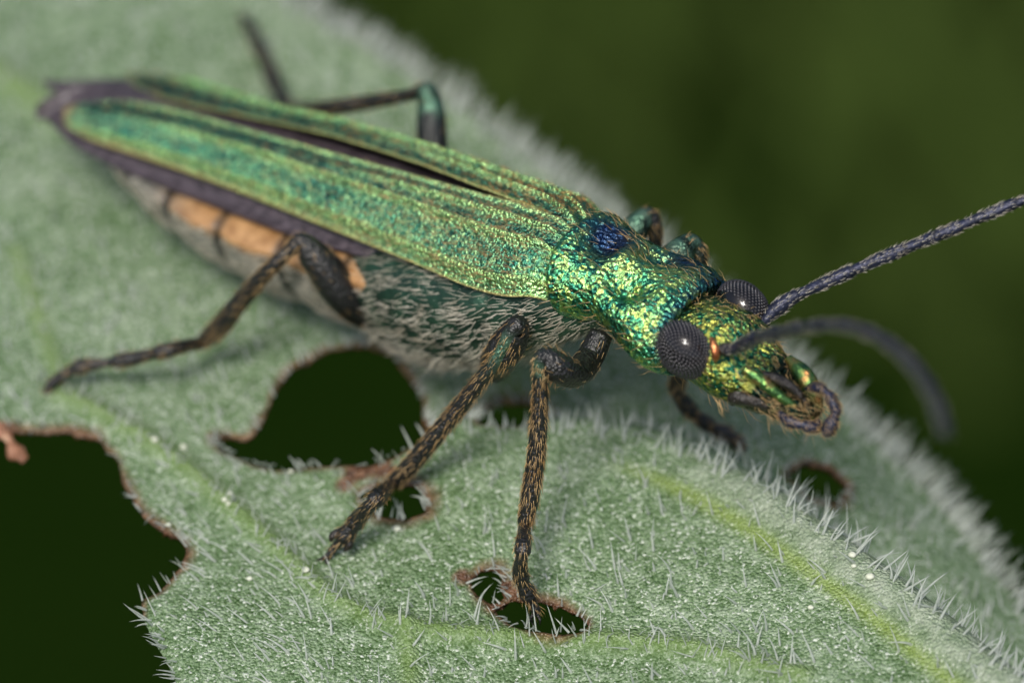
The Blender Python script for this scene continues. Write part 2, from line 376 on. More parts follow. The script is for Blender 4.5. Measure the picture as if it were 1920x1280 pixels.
# clip the triangulated grid at S = 0 (marching triangles), snapping grid vertices that nearly lie on the edge
ii, jj = np.meshgrid(np.arange(nx - 1), np.arange(ny - 1), indexing='ij'); a = (ii * ny + jj).ravel()
T = np.vstack([np.stack([a, a + ny, a + ny + 1], 1), np.stack([a, a + ny + 1, a + 1], 1)])
ins = S > 0; cnt = ins[T].sum(1); tris = [T[cnt == 3]]; newP = []; cache = {}; extra = []
def cut(i, j):
    k = (min(i, j), max(i, j))
    if k not in cache:
        t = S[i] / (S[i] - S[j]); cache[k] = len(G) + len(newP); newP.append(np.append(G[i] + (G[j] - G[i]) * t, dchew[i] + (dchew[j] - dchew[i]) * t))
    return cache[k]
for t in T[(cnt == 1) | (cnt == 2)]:
    t = list(map(int, t))
    if sum(ins[t]) == 1:
        while not ins[t[0]]: t = t[1:] + t[:1]
        extra.append((t[0], cut(t[0], t[1]), cut(t[0], t[2])))
    else:
        while ins[t[0]]: t = t[1:] + t[:1]
        p, q = cut(t[1], t[0]), cut(t[2], t[0]); extra += [(t[1], t[2], q), (t[1], q, p)]
newP = np.array(newP); tris = np.vstack(tris + [np.array(extra)]); XY = np.vstack([G, newP[:, :2]]); DC = np.concatenate([dchew, newP[:, 2]]); EDGE = np.concatenate([np.minimum(S, 9), np.zeros(len(newP))])
used = np.unique(tris); mp = np.full(len(XY), -1); mp[used] = np.arange(len(used)); tris = mp[tris]; XY = XY[used]; DC = DC[used]; EDGE = EDGE[used]
h, vein, pale, yel, sdist, par = leaf_h(XY, True)
rimw = .07 + .13 * np.clip(vnoise(XY[:, 0] * 2.3, XY[:, 1] * 2.3) * 1.6 - .5, 0, 1)
chew = np.clip(1 - DC / rimw, 0, 1) ** .6
def blot(px, py, r):
    q = hit(px, py)[:2]; return np.exp(-((XY - q) ** 2).sum(1) / r ** 2)
br = np.zeros(len(XY))
for a_, b_, r_ in ((672, 880, .20), (710, 872, .20), (650, 905, .12), (735, 885, .12), (868, 1080, .12), (945, 1100, .16), (960, 1112, .12), (925, 1125, .13), (1095, 1165, .12), (20, 810, .2), (1545, 915, .3)):
    br = np.maximum(br, blot(a_, b_, r_))
chew = np.clip(np.maximum(chew, smooth(.25, .75, br + .5 * fbm(XY[:, 0] * 7, XY[:, 1] * 7, 3))), 0, 1)
h = h + .05 * chew * fbm(XY[:, 0] * 9, XY[:, 1] * 9, 3) - .05 * np.exp(-EDGE / .08)
LV = np.column_stack([XY, h])
leaf = mesh_obj('leaf', LV, tris, MATS['leaf'], None, dict(vein=vein, pale=pale, yel=yel, chew=chew))
tag(leaf, 'hairy grey green leaf with chewed brown-edged holes under the metallic beetle', 'leaf')
so = leaf.modifiers.new('thickness', 'SOLIDIFY'); so.thickness = .10; so.offset = -1
# petiole: the midrib runs on out of frame and bends down to the ground
GROUND_Z = -75.0
e0 = hit(2290, 1560); pc = catmull(np.array([e0 + [-.6, .3, -.1], e0 + [.6, -.5, -.25], e0 + [4, -3, -3], e0 + [8, -5.5, -20], [e0[0] + 9, e0[1] - 6, GROUND_Z - 2]]), 10)
V, F = tube(pc, np.linspace(.35, 1.1, len(pc)), 10); mesh_obj('petiole', V, F, MATS['stem'], leaf)

# ------------------------------------------------------------------ background meadow, far below
gv = np.array([[-6000, -6000, GROUND_Z], [6000, -6000, GROUND_Z], [6000, 6000, GROUND_Z], [-6000, 6000, GROUND_Z]], float)
tag(mesh_obj('meadow_ground', gv, np.array([[0, 1, 2, 3]]), MATS['ground']), kind='structure')
n = 1500
gp = np.column_stack([rng.uniform(-70, 80, n * 2), rng.uniform(20, 150, n * 2), np.full(n * 2, GROUND_Z)])
gp = gp[rng.random(n * 2) < .02 + .98 * smooth(-3, 20, .6 * gp[:, 0] + 1.1 * (gp[:, 1] - 79))]; n = len(gp)
Ld = rng.uniform(4, 12, n); dn = nrm(np.column_stack([rng.normal(0, .35, n), rng.normal(0, .35, n), np.ones(n)]))
ax = nrm(np.column_stack([rng.normal(0, 1, n), rng.normal(0, 1, n), np.zeros(n)]))
V, F = hair_mesh(gp, dn, ax, Ld, rng.uniform(.5, 1.3, n), .5, 3, 3)
tag(mesh_obj('grass', V, F, MATS['grass']), 'blurred dark green meadow grass far below the leaf', 'grass', kind='stuff')

# ------------------------------------------------------------------ beetle body frame
PSI, THE = math.radians(37), math.radians(14.3)
AX = np.array([math.cos(THE) * math.cos(PSI), -math.cos(THE) * math.sin(PSI), math.sin(THE)])       # forward
LA = np.array([-math.sin(PSI), -math.cos(PSI), 0.0])                                               # towards the near flank
UP = np.cross(AX, LA); UP = UP if UP[2] > 0 else -UP
P0 = PX(1083, 430, 3.56)
def B(s, n, u):
    s, n, u = np.broadcast_arrays(*map(np.asarray, (s, n, u))); return P0 + s[..., None] * AX + n[..., None] * LA + u[..., None] * UP
def inv(P): q = np.asarray(P) - P0; return np.stack([q @ AX, q @ LA, q @ UP], -1)
def on_u(px, py, u):
    """body coordinates (s, n, u) of a photo pixel on the level u of the body"""
    o, d = ray(px, py); t = (u - (o - P0) @ UP) / (d @ UP); return inv(o + d * t)
base = B(-2.2, 0, 0); beetle = bpy.data.objects.new('beetle', None); scene.collection.objects.link(beetle)
beetle.location = (base[0], base[1], float(leaf_h(base)[0])); beetle.empty_display_size = .5
tag(beetle, 'metallic green beetle with long wing cases standing on the hairy leaf', 'beetle')
bpy.context.view_layer.update()

def loft(rings, nseg=40, per=8, power=2.0):
    """closed body of elliptic rings (s, n0, uc, w, h_up, h_down) in body coordinates; returns V, F, (rows, cols)"""
    R = catmull(np.array(rings, float), per); a = np.linspace(0, 2 * np.pi, nseg, endpoint=False)
    ca, sa = np.cos(a), np.sin(a); e = 2 / power
    ca = np.sign(ca) * abs(ca) ** e; sa = np.sign(sa) * abs(sa) ** e
    n = R[:, 1:2] + R[:, 3:4] * ca; u = R[:, 2:3] + np.where(sa > 0, R[:, 4:5], R[:, 5:6]) * sa; s = np.repeat(R[:, :1], nseg, 1)
    return s, n, u
def closed_loft(s, n, u):
    m, k = s.shape; V = B(s, n, u).reshape(-1, 3); F = grid_faces(m, k, True)[:, ::-1]
    c0 = V[:k].mean(0); c1 = V[-k:].mean(0); V = np.vstack([V, c0, c1]); j = np.arange(k); j2 = (j + 1) % k
    return V, [F, np.vstack([np.stack([np.full(k, m * k), j, j2], 1), np.stack([np.full(k, m * k + 1), (m - 1) * k + j2, (m - 1) * k + j], 1)])]

# ---- elytra: guide curves read from the photograph on assumed levels
IN = [(1062, 418, -.02), (1000, 393, .0), (880, 360, .0), (750, 324, .0), (600, 284, -.02), (450, 242, -.05), (330, 208, -.08), (230, 190, -.12), (150, 188, -.16)]
OUTG = [(1020, 568, -.52), (960, 566, -.54), (880, 545, -.54), (760, 491, -.50), (640, 441, -.46), (540, 399, -.42), (430, 353, -.38), (330, 316, -.34), (230, 283, -.30), (150, 254, -.26)]
gi = np.array([on_u(*p) for p in IN]); go = np.array([on_u(*p) for p in OUTG])
tip_s = on_u(116, 214, -.2)[0]; base_s = .02
def interp(tab, s, k): o = np.argsort(tab[:, 0]); return np.interp(s, tab[o, 0], tab[o, k])
def smooth1(y, k=9):
    yy = np.pad(y, k, mode='edge'); return np.convolve(yy, np.ones(2 * k + 1) / (2 * k + 1), 'valid')
M_, K_ = 190, 72
tt = np.linspace(0, 1, M_); ss = base_s + (tip_s - base_s) * tt
ni, no_, ui, uo = (smooth1(interp(g, ss, k)) for g, k in ((gi, 1), (go, 1), (gi, 2), (go, 2)))
def midl(s): return np.interp(-np.asarray(s), [0, .7, 1.6, 2.4, 4, 5.5, 7, 8], [0, -.14, -.215, -.285, -.41, -.49, -.55, -.57])
def elytron(mirror):
    w = np.linspace(0, 1, K_)[None]; t = tt[:, None]
    mid = ((ni + no_) / 2)[:, None]; hw = ((no_ - ni) / 2)[:, None]
    x = np.clip((t - .90) / .10, 0, 1); rnd = np.sqrt(np.clip(1 - x ** 2.2, 0, 1)); xb = np.clip((.05 - t) / .05, 0, 1); rnd = rnd * (1 - .12 * xb ** 2)
    xc = np.clip((.085 - t) / .085, 0, 1); n = mid + hw * rnd * (2 * w - 1) - .60 * hw * xc ** 2.2 * w ** 2
    u = ui[:, None] + (uo - ui)[:, None] * w ** 2.0 + .05 * np.sin(np.pi * w) * (1 - x)
    g = lambda c, b: np.exp(-((w - c) / b) ** 2)
    fadeA = smooth(.55, .25, t) * smooth(0, .06, t); fade = smooth(1.0, .85, t) * smooth(0, .05, t)
    u = u + .070 * g(.24 + .06 * t, .04) * fadeA + .085 * g(.50 - .05 * t, .04) * fade * smooth(.95, .6, t) + .075 * g(.88, .035) * fade
    u = u + .035 * (g(0, .045) + g(1, .03)) * fade - .02 * g(.94, .025) * fade
    u = u - .22 * xb ** 2 + .012 * fbm(n * 3 + 4, np.repeat(ss[:, None], K_, 1) * 2, 2)
    hump = .07 * np.exp(-((t - .05) / .05) ** 2) * g(.72, .16); u = u + hump
    if mirror: n = 2 * midl(ss)[:, None] - n; u = u - .16 * smooth(.25, 1, t) - .02
    V = B(np.repeat(ss[:, None], K_, 1), n, u).reshape(-1, 3); F = grid_faces(M_, K_); F = F if mirror else F[:, ::-1]
    rim = np.maximum(np.clip(1 - (1 - w) / .035, 0, 1), .75 * np.clip(1 - w / .03, 0, 1)) * np.ones_like(t); rim = np.maximum(rim, .9 * smooth(.975, .99, t) * np.ones_like(w))
    rim = np.clip(rim + .6 * g(.94, .018) * smooth(.2, .4, t), 0, 1) * .8
    ridge_shine = np.maximum.reduce([g(.24 + .06 * t, .05) * fadeA, g(.50 - .05 * t, .05) * smooth(.97, .7, t) + 0 * w, g(.88, .045) + 0 * t, g(0, .06) + 0 * t, g(1, .05) + 0 * t])
    tone = np.clip((.62 * smooth(.02, .12, w) * smooth(.50, .42, w) + .30 * smooth(.52, .60, w) * smooth(.95, .6, w)) * (1 - ridge_shine) * (.5 + 1.1 * vnoise(n * 9 + 3, np.repeat(ss[:, None], K_, 1) * 6)), 0, .85)  # blue-dark gaps between ribs: own tint plus painted dim reflection
    return V, F, dict(rim=rim.ravel(), tone=tone.ravel(), ridge_shine=np.clip(ridge_shine, 0, 1).ravel())
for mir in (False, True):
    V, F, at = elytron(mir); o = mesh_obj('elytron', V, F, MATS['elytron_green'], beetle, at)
    so = o.modifiers.new('thickness', 'SOLIDIFY'); so.thickness = .035; so.offset = -1
    P, N = sample(V, F, 3600 if not mir else 2600); N = np.where((N @ UP > 0)[:, None], N, -N); sb = inv(P)
    front = smooth(-5.5, -.2, sb[:, 0]); k = rng.random(len(P)) < .25 + .75 * front; P, N = P[k], N[k]
    D = nrm(-AX * 1.0 + N * rng.uniform(.15, .55, len(P))[:, None] + rng.normal(0, .18, (len(P), 3)))
    V, F = hair_mesh(P, D, N, rng.uniform(.06, .13, len(P)), .0032, .25)
    tag(mesh_obj('elytron_hairs', V, F, MATS['backlit_hair' if mir else 'gold_hair'], o), kind='stuff')

# ---- folded hind wings showing between and beyond the wing cases
def wing(mirror):
    WO = [(800, 505, -.72), (700, 484, -.70), (560, 446, -.66), (430, 398, -.60), (300, 346, -.52), (200, 305, -.44), (130, 268, -.36), (96, 238, -.30), (84, 205, -.26)]
    wo_ = np.array([on_u(*p) for p in WO]); s = np.linspace(-.9, wo_[:, 0].min(), 120)
    n_o = smooth1(interp(wo_, s, 1), 6); u_o = smooth1(interp(wo_, s, 2), 6); w = np.linspace(0, 1, 40)[None]
    x = np.clip((np.linspace(0, 1, 120) - .93) / .07, 0, 1)[:, None]; rnd = np.sqrt(np.clip(1 - x ** 2.4, 0, 1))
    n_i = midl(s)[:, None] - .03
    c = .15; n = (n_i * (1 - w) + n_o[:, None] * w); n = c + (n - c) * (rnd * .85 + .15)
    u = -.15 + (u_o[:, None] + .15) * w ** 1.15 + .022 * np.sin(w * 31 + 1.5 * np.sin(s[:, None])) - .05 * smooth(0, .1, .1 - w) - (.03 if mirror else 0)
    if mirror:
        WF = np.array([on_u(*p) for p in ((1000, 345, -.5), (800, 285, -.5), (600, 228, -.52), (400, 178, -.5), (250, 148, -.46), (160, 146, -.40), (110, 152, -.34), (92, 168, -.30))])
        s = np.linspace(-.9, WF[:, 0].min(), 120); n_o = smooth1(interp(WF, s, 1), 6); u_o = smooth1(interp(WF, s, 2), 6); n_i = midl(s)[:, None] + .25
        n = n_i * (1 - w) + n_o[:, None] * w; c = midl(s)[:, None] + .1; n = c + (n - c) * (rnd * .8 + .2)
        u = -.19 + (u_o[:, None] + .19) * w ** 1.6 + .018 * np.sin(w * 27 + 1.5 * np.sin(s[:, None]))
    V = B(np.repeat(s[:, None], 40, 1), n, u).reshape(-1, 3); F = grid_faces(120, 40); return V, (F if mirror else F[:, ::-1])
for mir in (False, True):
    V, F = wing(mir); o = mesh_obj('hind_wing', V, F, MATS['wing'], beetle); so = o.modifiers.new('thickness', 'SOLIDIFY'); so.thickness = .02; so.offset = -1

# ---- abdomen with overlapping segments
def hairs_on(V, F, n, L, R, mat, parent, flow, lift=(.15, .5), keep=None, jit=.2, bend=.3, name='hairs'):
    P, N = sample(V, F, n, keep)
    fl = flow(P, N) if callable(flow) else np.broadcast_to(flow, P.shape); fl = nrm(fl - N * (fl * N).sum(1, keepdims=True))
    D = nrm(fl + N * rng.uniform(*lift, len(P))[:, None] + rng.normal(0, jit, P.shape))
    V, F = hair_mesh(P, D, N, rng.uniform(*L, len(P)), R, bend); return tag(mesh_obj(name, V, F, MATS[mat], parent), kind='stuff')
ABD = [(-2.2, 0, -.95, .72, .2, 1.02), (-3.0, 0, -.92, .78, .16, 1.05), (-3.8, 0, -.88, .78, .15, 1.0), (-4.6, 0, -.82, .76, .14, .95), (-5.3, 0, -.74, .70, .12, .82), (-5.9, 0, -.65, .60, .10, .67), (-6.4, 0, -.54, .46, .08, .50), (-6.9, 0, -.42, .22, .05, .24)]
s, n, u = (x[::-1] for x in loft(ABD, 56, 16, 2.1))
cuts = [-2.2, -3.05, -3.95, -4.85, -5.65, -6.3, -6.9]
ph = np.zeros_like(s)
for a_, b_ in zip(cuts[:-1], cuts[1:]):
    m = (s <= a_) & (s > b_); ph[m] = ((s[m] - a_) / (b_ - a_))
swell = 1 + .07 * np.sin(np.pi * np.clip(ph * 1.05, 0, 1)) ** .7 - .05 * (ph > .9)
cu = np.repeat(catmull(np.array(ABD, float), 16)[::-1, 2:3], s.shape[1], 1)
n = n * swell + .3 * midl(s); u = cu + (u - cu) * swell
V, F = closed_loft(s, n, u); lvl = ((u - cu) / .9).ravel()
brown = np.concatenate([smooth(-.08, .01, lvl + .08 * fbm(s.ravel() * 3, n.ravel() * 3, 2)) * smooth(-6.0, -5.0, s.ravel()), [0, 1]])
seam = np.append(np.maximum(smooth(.84, .95, ph), smooth(.08, .0, ph)).ravel(), [0, 0])
abd = mesh_obj('abdomen', V, F, MATS['abdomen'], beetle, dict(brown=brown * (1 - .8 * seam), seam=seam))
hairs_on(V, F, 14000, (.10, .18), .0062, 'pale_hair', abd, -AX - .25 * UP, (.1, .35), lambda P, N: (inv(P)[:, 2] < np.interp(-inv(P)[:, 0], [2.2, 3.0, 3.8, 4.6, 5.3, 5.9, 6.4, 6.9], [-.99, -.96, -.92, -.85, -.72, -.60, -.48, -.36])) & (np.min(abs(inv(P)[:, :1] - np.array(cuts)[None] - .04), 1) > .07) & (inv(P)[:, 1] > -.2), name='abdomen_hairs')

# ---- meso- and metathorax
THX = [(-3.2, 0, -1.15, .40, .35, .65), (-2.9, 0, -1.15, .66, .5, .92), (-2.2, 0, -1.12, .86, .62, 1.02), (-1.5, 0, -1.05, .86, .6, .92), (-.8, 0, -.95, .80, .55, .74), (-.25, 0, -.82, .66, .5, .55), (.15, 0, -.74, .48, .36, .42), (.45, 0, -.72, .36, .3, .34)]
s, n, u = loft(THX, 56, 12, 2.2)
u = u + .03 * fbm(s * 2.5, n * 2.5, 2); groove = np.exp(-((s + .95 - .25 * (u + 1)) / .07) ** 2); n = n * (1 - .07 * groove)
V, F = closed_loft(s, n, u); thx = mesh_obj('thorax', V, F, MATS['thorax'], beetle)
near = lambda P, N: (inv(P)[:, 1] > -.35) & (inv(P)[:, 2] < -.55)
hairs_on(V, F, 5600, (.14, .30), .0042, 'pale_hair', thx, lambda P, N: -AX - .25 * UP + .2 * LA, (.1, .4), near, .22, name='thorax_hairs')
hairs_on(V, F, 2000, (.25, .42), .004, 'pale_hair', thx, lambda P, N: -AX * .8 - .5 * UP, (.4, .8), lambda P, N: (inv(P)[:, 2] < -1.55) & (inv(P)[:, 1] > -.6), .25, name='breast_hairs')

# ---- pronotum
PRO = [(-.13, 0, -.46, .50, .40, .40), (-.06, 0, -.44, .60, .46, .46), (.02, 0, -.43, .66, .47, .5), (.16, 0, -.46, .64, .44, .5), (.42, 0, -.54, .57, .42, .5), (.72, 0, -.66, .62, .43, .48), (1.0, 0, -.78, .70, .44, .46), (1.20, 0, -.87, .71, .43, .44), (1.36, 0, -.93, .67, .42, .40), (1.40, 0, -.95, .62, .38, .36), (1.38, 0, -.95, .50, .30, .3)]
s, n, u = loft(PRO, 88, 12, 2.3); top = smooth(-.7, -.45, u + .38 * s)
dent = lambda s0, n0, a, b: np.exp(-((s - s0) / a) ** 2 - ((n - n0) / b) ** 2)
u = u - top * (.17 * dent(.78, .30, .20, .17) + .17 * dent(.78, -.30, .20, .17) + .13 * dent(.30, 0, .20, .26) - .05 * dent(.55, 0, .12, .14) - .05 * dent(1.2, 0, .1, .4))
u = u + .035 * fbm(s * 5, n * 5, 3); n = n + .03 * fbm(s * 5 + 9, u * 5, 3)
n = n * (1 - .30 * np.exp(-((s - .42) / .2) ** 2 - ((u + .92) / .17) ** 2))
V, F = closed_loft(s, n, u)
tone = np.concatenate([(dent(.30, -.16, .30, .30) * 1.2 + .9 * dent(1.0, -.45, .3, .22) + .6 * smooth(1.2, 1.4, s)).ravel().clip(0, .95), [0, 0]])  # sky reflection painted as dark blue in the hollow and far side
pro = mesh_obj('pronotum', V, F, MATS['pronotum_green'], beetle, dict(tone=tone, rim=np.zeros(len(V))))
hairs_on(V, F, 480, (.12, .25), .0032, 'gold_hair', pro, -AX + .2 * LA, (.2, .7), lambda P, N: inv(P)[:, 1] > -.7, .3, name='pronotum_hairs')

# ---- head: own axis, bent down and a little towards the near side
HA = nrm(AX * 1.0 - UP * .24 + LA * .10); HL = nrm(LA - HA * (LA @ HA)); HU = np.cross(HA, HL); HU = HU if HU @ UP > 0 else -HU
H0 = B(1.28, 0, -.95)
def Hd(q, n, u):
    q, n, u = np.broadcast_arrays(*map(np.asarray, (q, n, u))); return H0 + q[..., None] * HA + n[..., None] * HL + u[..., None] * HU
def hinv(P): q = np.asarray(P) - H0; return np.stack([q @ HA, q @ HL, q @ HU], -1)
def on_n(px, py, nn):
    o, d = ray(px, py); t = (nn - (o - H0) @ HL) / (d @ HL); return o + d * t
HEAD = [(-.12, 0, -.02, .36, .30, .32), (.08, 0, .0, .46, .36, .38), (.35, 0, .02, .50, .38, .42), (.62, 0, .0, .50, .37, .42), (.86, 0, -.05, .44, .32, .38), (1.08, 0, -.10, .36, .26, .33), (1.28, 0, -.14, .30, .22, .24), (1.48, 0, -.17, .27, .18, .18), (1.64, 0, -.20, .23, .14, .13), (1.74, 0, -.22, .15, .08, .07)]
R = catmull(np.array(HEAD, float), 12); NS = 72; a = np.linspace(0, 2 * np.pi, NS, endpoint=False); e = 2 / 2.4
ca, sa = np.sign(np.cos(a)) * abs(np.cos(a)) ** e, np.sign(np.sin(a)) * abs(np.sin(a)) ** e
q = np.repeat(R[:, :1], NS, 1); n = R[:, 3:4] * ca; u = R[:, 2:3] + np.where(sa > 0, R[:, 4:5], R[:, 5:6]) * sa
dq = lambda q0, n0, a, b: np.exp(-((q - q0) / a) ** 2 - ((n - n0) / b) ** 2)
u = u + smooth(0, .1, u) * (.05 * dq(.45, 0, .3, .3) - .05 * dq(.92, .0, .12, .25)) - smooth(-.1, .05, u + .1) * .09 * (dq(1.42, .0, .09, .5)) + .03 * fbm(q * 6, n * 6, 3)
V = Hd(q, n, u).reshape(-1, 3); m = len(R); F = grid_faces(m, NS, True)[:, ::-1]; V = np.vstack([V, V[:NS].mean(0), V[-NS:].mean(0)]); j = np.arange(NS); j2 = (j + 1) % NS
F = [F, np.vstack([np.stack([np.full(NS, m * NS), j, j2], 1), np.stack([np.full(NS, m * NS + 1), (m - 1) * NS + j2, (m - 1) * NS + j], 1)])]
qq = np.append(q.ravel(), [0, 1.9]); uu = np.append(u.ravel(), [0, 0])
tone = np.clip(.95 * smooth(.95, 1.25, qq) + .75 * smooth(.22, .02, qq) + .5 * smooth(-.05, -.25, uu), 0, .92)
head = mesh_obj('head', V, F, MATS['head_green'], beetle, dict(tone=tone, rim=np.zeros(len(V))))
hairs_on(V, F, 700, (.1, .2), .0036, 'gold_hair', head, HA * .6 + HL * .3, (.3, .8), lambda P, N: hinv(P)[:, 2] > -.1, .3, name='head_hairs')
hairs_on(V, F, 420, (.18, .42), .0036, 'gold_hair', head, HA * .5 - HU, (.6, 1.2), lambda P, N: hinv(P)[:, 2] < -.22, .3, name='chin_hairs')
hairs_on(V, F, 1500, (.14, .32), .0036, 'gold_hair', head, HA + .2 * HU, (.5, 1.1), lambda P, N: (hinv(P)[:, 0] > 1.2) & (hinv(P)[:, 2] > -.28), .3, .5, name='lip_hairs')
# compound eyes: faceted domes
def eye(nn, c):
    f = nrm(HL * math.copysign(1, nn) + HA * .12 + HU * .10); e1 = nrm(HA * .9 - HU * .45 - f * ((HA * .9 - HU * .45) @ f)); e2 = np.cross(f, e1)
    k = 520; i = np.arange(k) + .5; z = 1 - 1.4 * i / k; th = math.pi * (1 + 5 ** .5) * i; r = np.sqrt(1 - z * z)
    S3 = np.stack([r * np.cos(th), r * np.sin(th), z], 1); sc = np.array([.335, .300, .25])
    def mp(X): return c + (X[:, :1] * sc[0]) * e1 + (X[:, 1:2] * sc[1]) * e2 + (X[:, 2:] * sc[2]) * f
    la = np.linspace(0, math.pi, 32); lo_ = np.linspace(0, 2 * math.pi, 64, endpoint=False)
    U = np.stack([np.sin(la)[:, None] * np.cos(lo_), np.sin(la)[:, None] * np.sin(lo_), np.cos(la)[:, None] + 0 * lo_], -1).reshape(-1, 3)
    parts = [(mp(U * .98), grid_faces(32, 64, True))]
    rad = .054; nrm3 = S3; t1 = nrm(np.cross(S3, [0.1, .2, 1.0])); t2 = np.cross(S3, t1); rows = []
    for kk in range(6):
        a_ = kk * math.pi / 3; rows.append(S3 * .985 + rad * (math.cos(a_) * t1 + math.sin(a_) * t2))
    for kk in range(6):
        a_ = kk * math.pi / 3; rows.append(S3 * 1.004 + rad * .78 * (math.cos(a_) * t1 + math.sin(a_) * t2))
    rows.append(S3 * 1.055); W = np.stack(rows, 1); ff = []
    for kk in range(6):
        k2 = (kk + 1) % 6; ff += [(kk, k2, 6 + k2), (kk, 6 + k2, 6 + kk), (6 + kk, 6 + k2, 12)]
    FF = (np.array(ff)[None] + (np.arange(k) * 13)[:, None, None]).reshape(-1, 3)
    parts.append((mp(W.reshape(-1, 3)), FF)); V, F = join(parts)
    o = mesh_obj('eye', V, F, MATS['eye'], head); o.data.materials.append(MATS['facet']); nq = len(F[0])
    o.data.polygons.foreach_set('material_index', np.concatenate([np.zeros(nq, np.int32), np.ones(len(o.data.polygons) - nq, np.int32)]))
eye(.44, on_n(1284, 655, .44)); _e = hinv(on_n(1284, 655, .44)); eye(-.46, Hd(_e[0] + .02, -.46, _e[2] - .02))
def curve_px(pts, n=8):
    """[(px, py, depth, radius)] -> centres, radii"""
    A = np.array([[*PX(a, b, c), r] for a, b, c, r in pts]); A = catmull(A, n); return A[:, :3], A[:, 3]
def dep(P): return float(np.asarray(P) @ BK)
dE = dep(on_n(1350, 655, .35)); dM = dep(Hd(1.5, .2, -.2))
# mouthparts
def lump(name, pts, mat, parent, sides=12, flat=None):
    C, Rr = curve_px(pts); V, F = tube(C, Rr, sides, None if flat is None else np.full(len(C), flat)); return mesh_obj(name, V, F, MATS[mat], parent, dict(green=np.zeros(len(V)))), V, F
lump('mandible', [(1395, 690, dM + .1, .05), (1425, 712, dM + .12, .07), (1460, 740, dM + .1, .06), (1500, 770, dM + .05, .045), (1525, 785, dM, .02)], 'bronze', head)
lump('mandible', [(1430, 700, dM + .05, .03), (1460, 712, dM + .12, .06), (1490, 730, dM + .12, .05), (1515, 760, dM + .05, .03)], 'black', head)
lump('maxilla', [(1372, 758, dM - .15, .03), (1380, 745, dM - .1, .085), (1420, 752, dM - .05, .075), (1460, 768, dM - .05, .06), (1490, 785, dM - .05, .04)], 'black', head)
lump('labrum', [(1478, 672, dM - .1, .05), (1505, 700, dM, .10), (1525, 735, dM, .095), (1535, 765, dM - .05, .05)], 'bronze', head)
lump('eye_rim', [(1333, 634, dE + .06, .025), (1339, 648, dE + .11, .045), (1342, 664, dE + .10, .05), (1341, 676, dE + .04, .025)], 'copper', head)
lump('antennal_socket', [(1345, 655, dE + .05, .05), (1362, 655, dE + .1, .075), (1380, 655, dE + .1, .05)], 'black', head)
PALPS = []
def palp(pts, hair=120):
    o, V, F = lump('palp', pts, 'antenna', head); PALPS.append((V, F))
    return o
palp([(1512, 726, dM + .05, .04), (1535, 727, dM + .15, .062), (1548, 735, dM + .2, .045), (1558, 747, dM + .22, .066), (1567, 768, dM + .25, .062), (1565, 778, dM + .25, .050), (1560, 792, dM + .25, .080), (1552, 808, dM + .22, .078), (1547, 817, dM + .2, .035)])
palp([(1460, 774, dM + .05, .045), (1482, 790, dM + .1, .07), (1500, 795, dM + .12, .055), (1516, 799, dM + .12, .07), (1532, 803, dM + .12, .055), (1540, 805, dM + .12, .025)])
palp([(1520, 772, dM - .1, .03), (1528, 785, dM - .1, .04), (1538, 797, dM - .1, .03)])
V, F = join(PALPS); hairs_on(V, F, 420, (.05, .12), .0032, 'gold_hair', head, HA - .4 * HU, (.3, .8), None, .3, name='palp_hairs')
# antennae: chains of slender segments in one body each, bristled
def antenna(pts, seg_px, flow_lift=(.3, .7)):
    A = np.array([[*PX(a, b, c), r] for a, b, c, r in pts]); A = catmull(A, 16); C, R0 = A[:, :3], A[:, 3]
    L = np.concatenate([[0], np.cumsum(np.linalg.norm(np.diff(C, axis=0), axis=1))]); s = np.linspace(0, L[-1], 330)
    C = np.stack([np.interp(s, L, C[:, k]) for k in range(3)], 1); R = np.interp(s, L, R0)
    ph = (s / seg_px) % 1; R = R * (.84 + .20 * smooth(0, .75, ph) - .18 * smooth(.94, 1.0, ph))
    V, F = tube(C, R, 12); o = mesh_obj('antenna', V, F, MATS['antenna'], beetle)
    Tn = np.repeat(frames(C)[0], 12, 0); P, N = sample(V, F, 900)
    k = np.argmin(((P[:, None] - C[None, ::6]) ** 2).sum(-1), 1) * 6; fl = frames(C)[0][k]
    D = nrm(fl + N * rng.uniform(.3, .7, len(P))[:, None] + rng.normal(0, .15, P.shape)); VV, FF = hair_mesh(P, D, N, rng.uniform(.04, .085, len(P)), .003, .2)
    tag(mesh_obj('antenna_hairs', VV, FF, MATS['pale_hair'], o), kind='stuff')
dA = dep(Hd(.95, -.42, 0))
antenna([(1422, 618, dA - .1, .06), (1432, 604, dA, .055), (1455, 580, dA, .085), (1490, 556, dA, .07), (1540, 533, dA, .066), (1620, 498, dA + .05, .068), (1700, 465, dA + .1, .066), (1770, 436, dA + .2, .064), (1850, 403, dA + .2, .062), (1925, 373, dA + .2, .060), (2050, 330, dA + .1, .055), (2200, 300, dA, .045)], .62)
antenna([(1358, 660, dE + .1, .05), (1385, 650, dE + .25, .075), (1415, 635, dE + .6, .075), (1460, 624, dE + 1.3, .072), (1520, 612, dE + 2.2, .070), (1590, 612, dE + 3.2, .070), (1660, 640, dE + 4.2, .070), (1715, 690, dE + 5.1, .070), (1752, 750, dE + 6.0, .070), (1772, 810, dE + 6.8, .06)], .68)

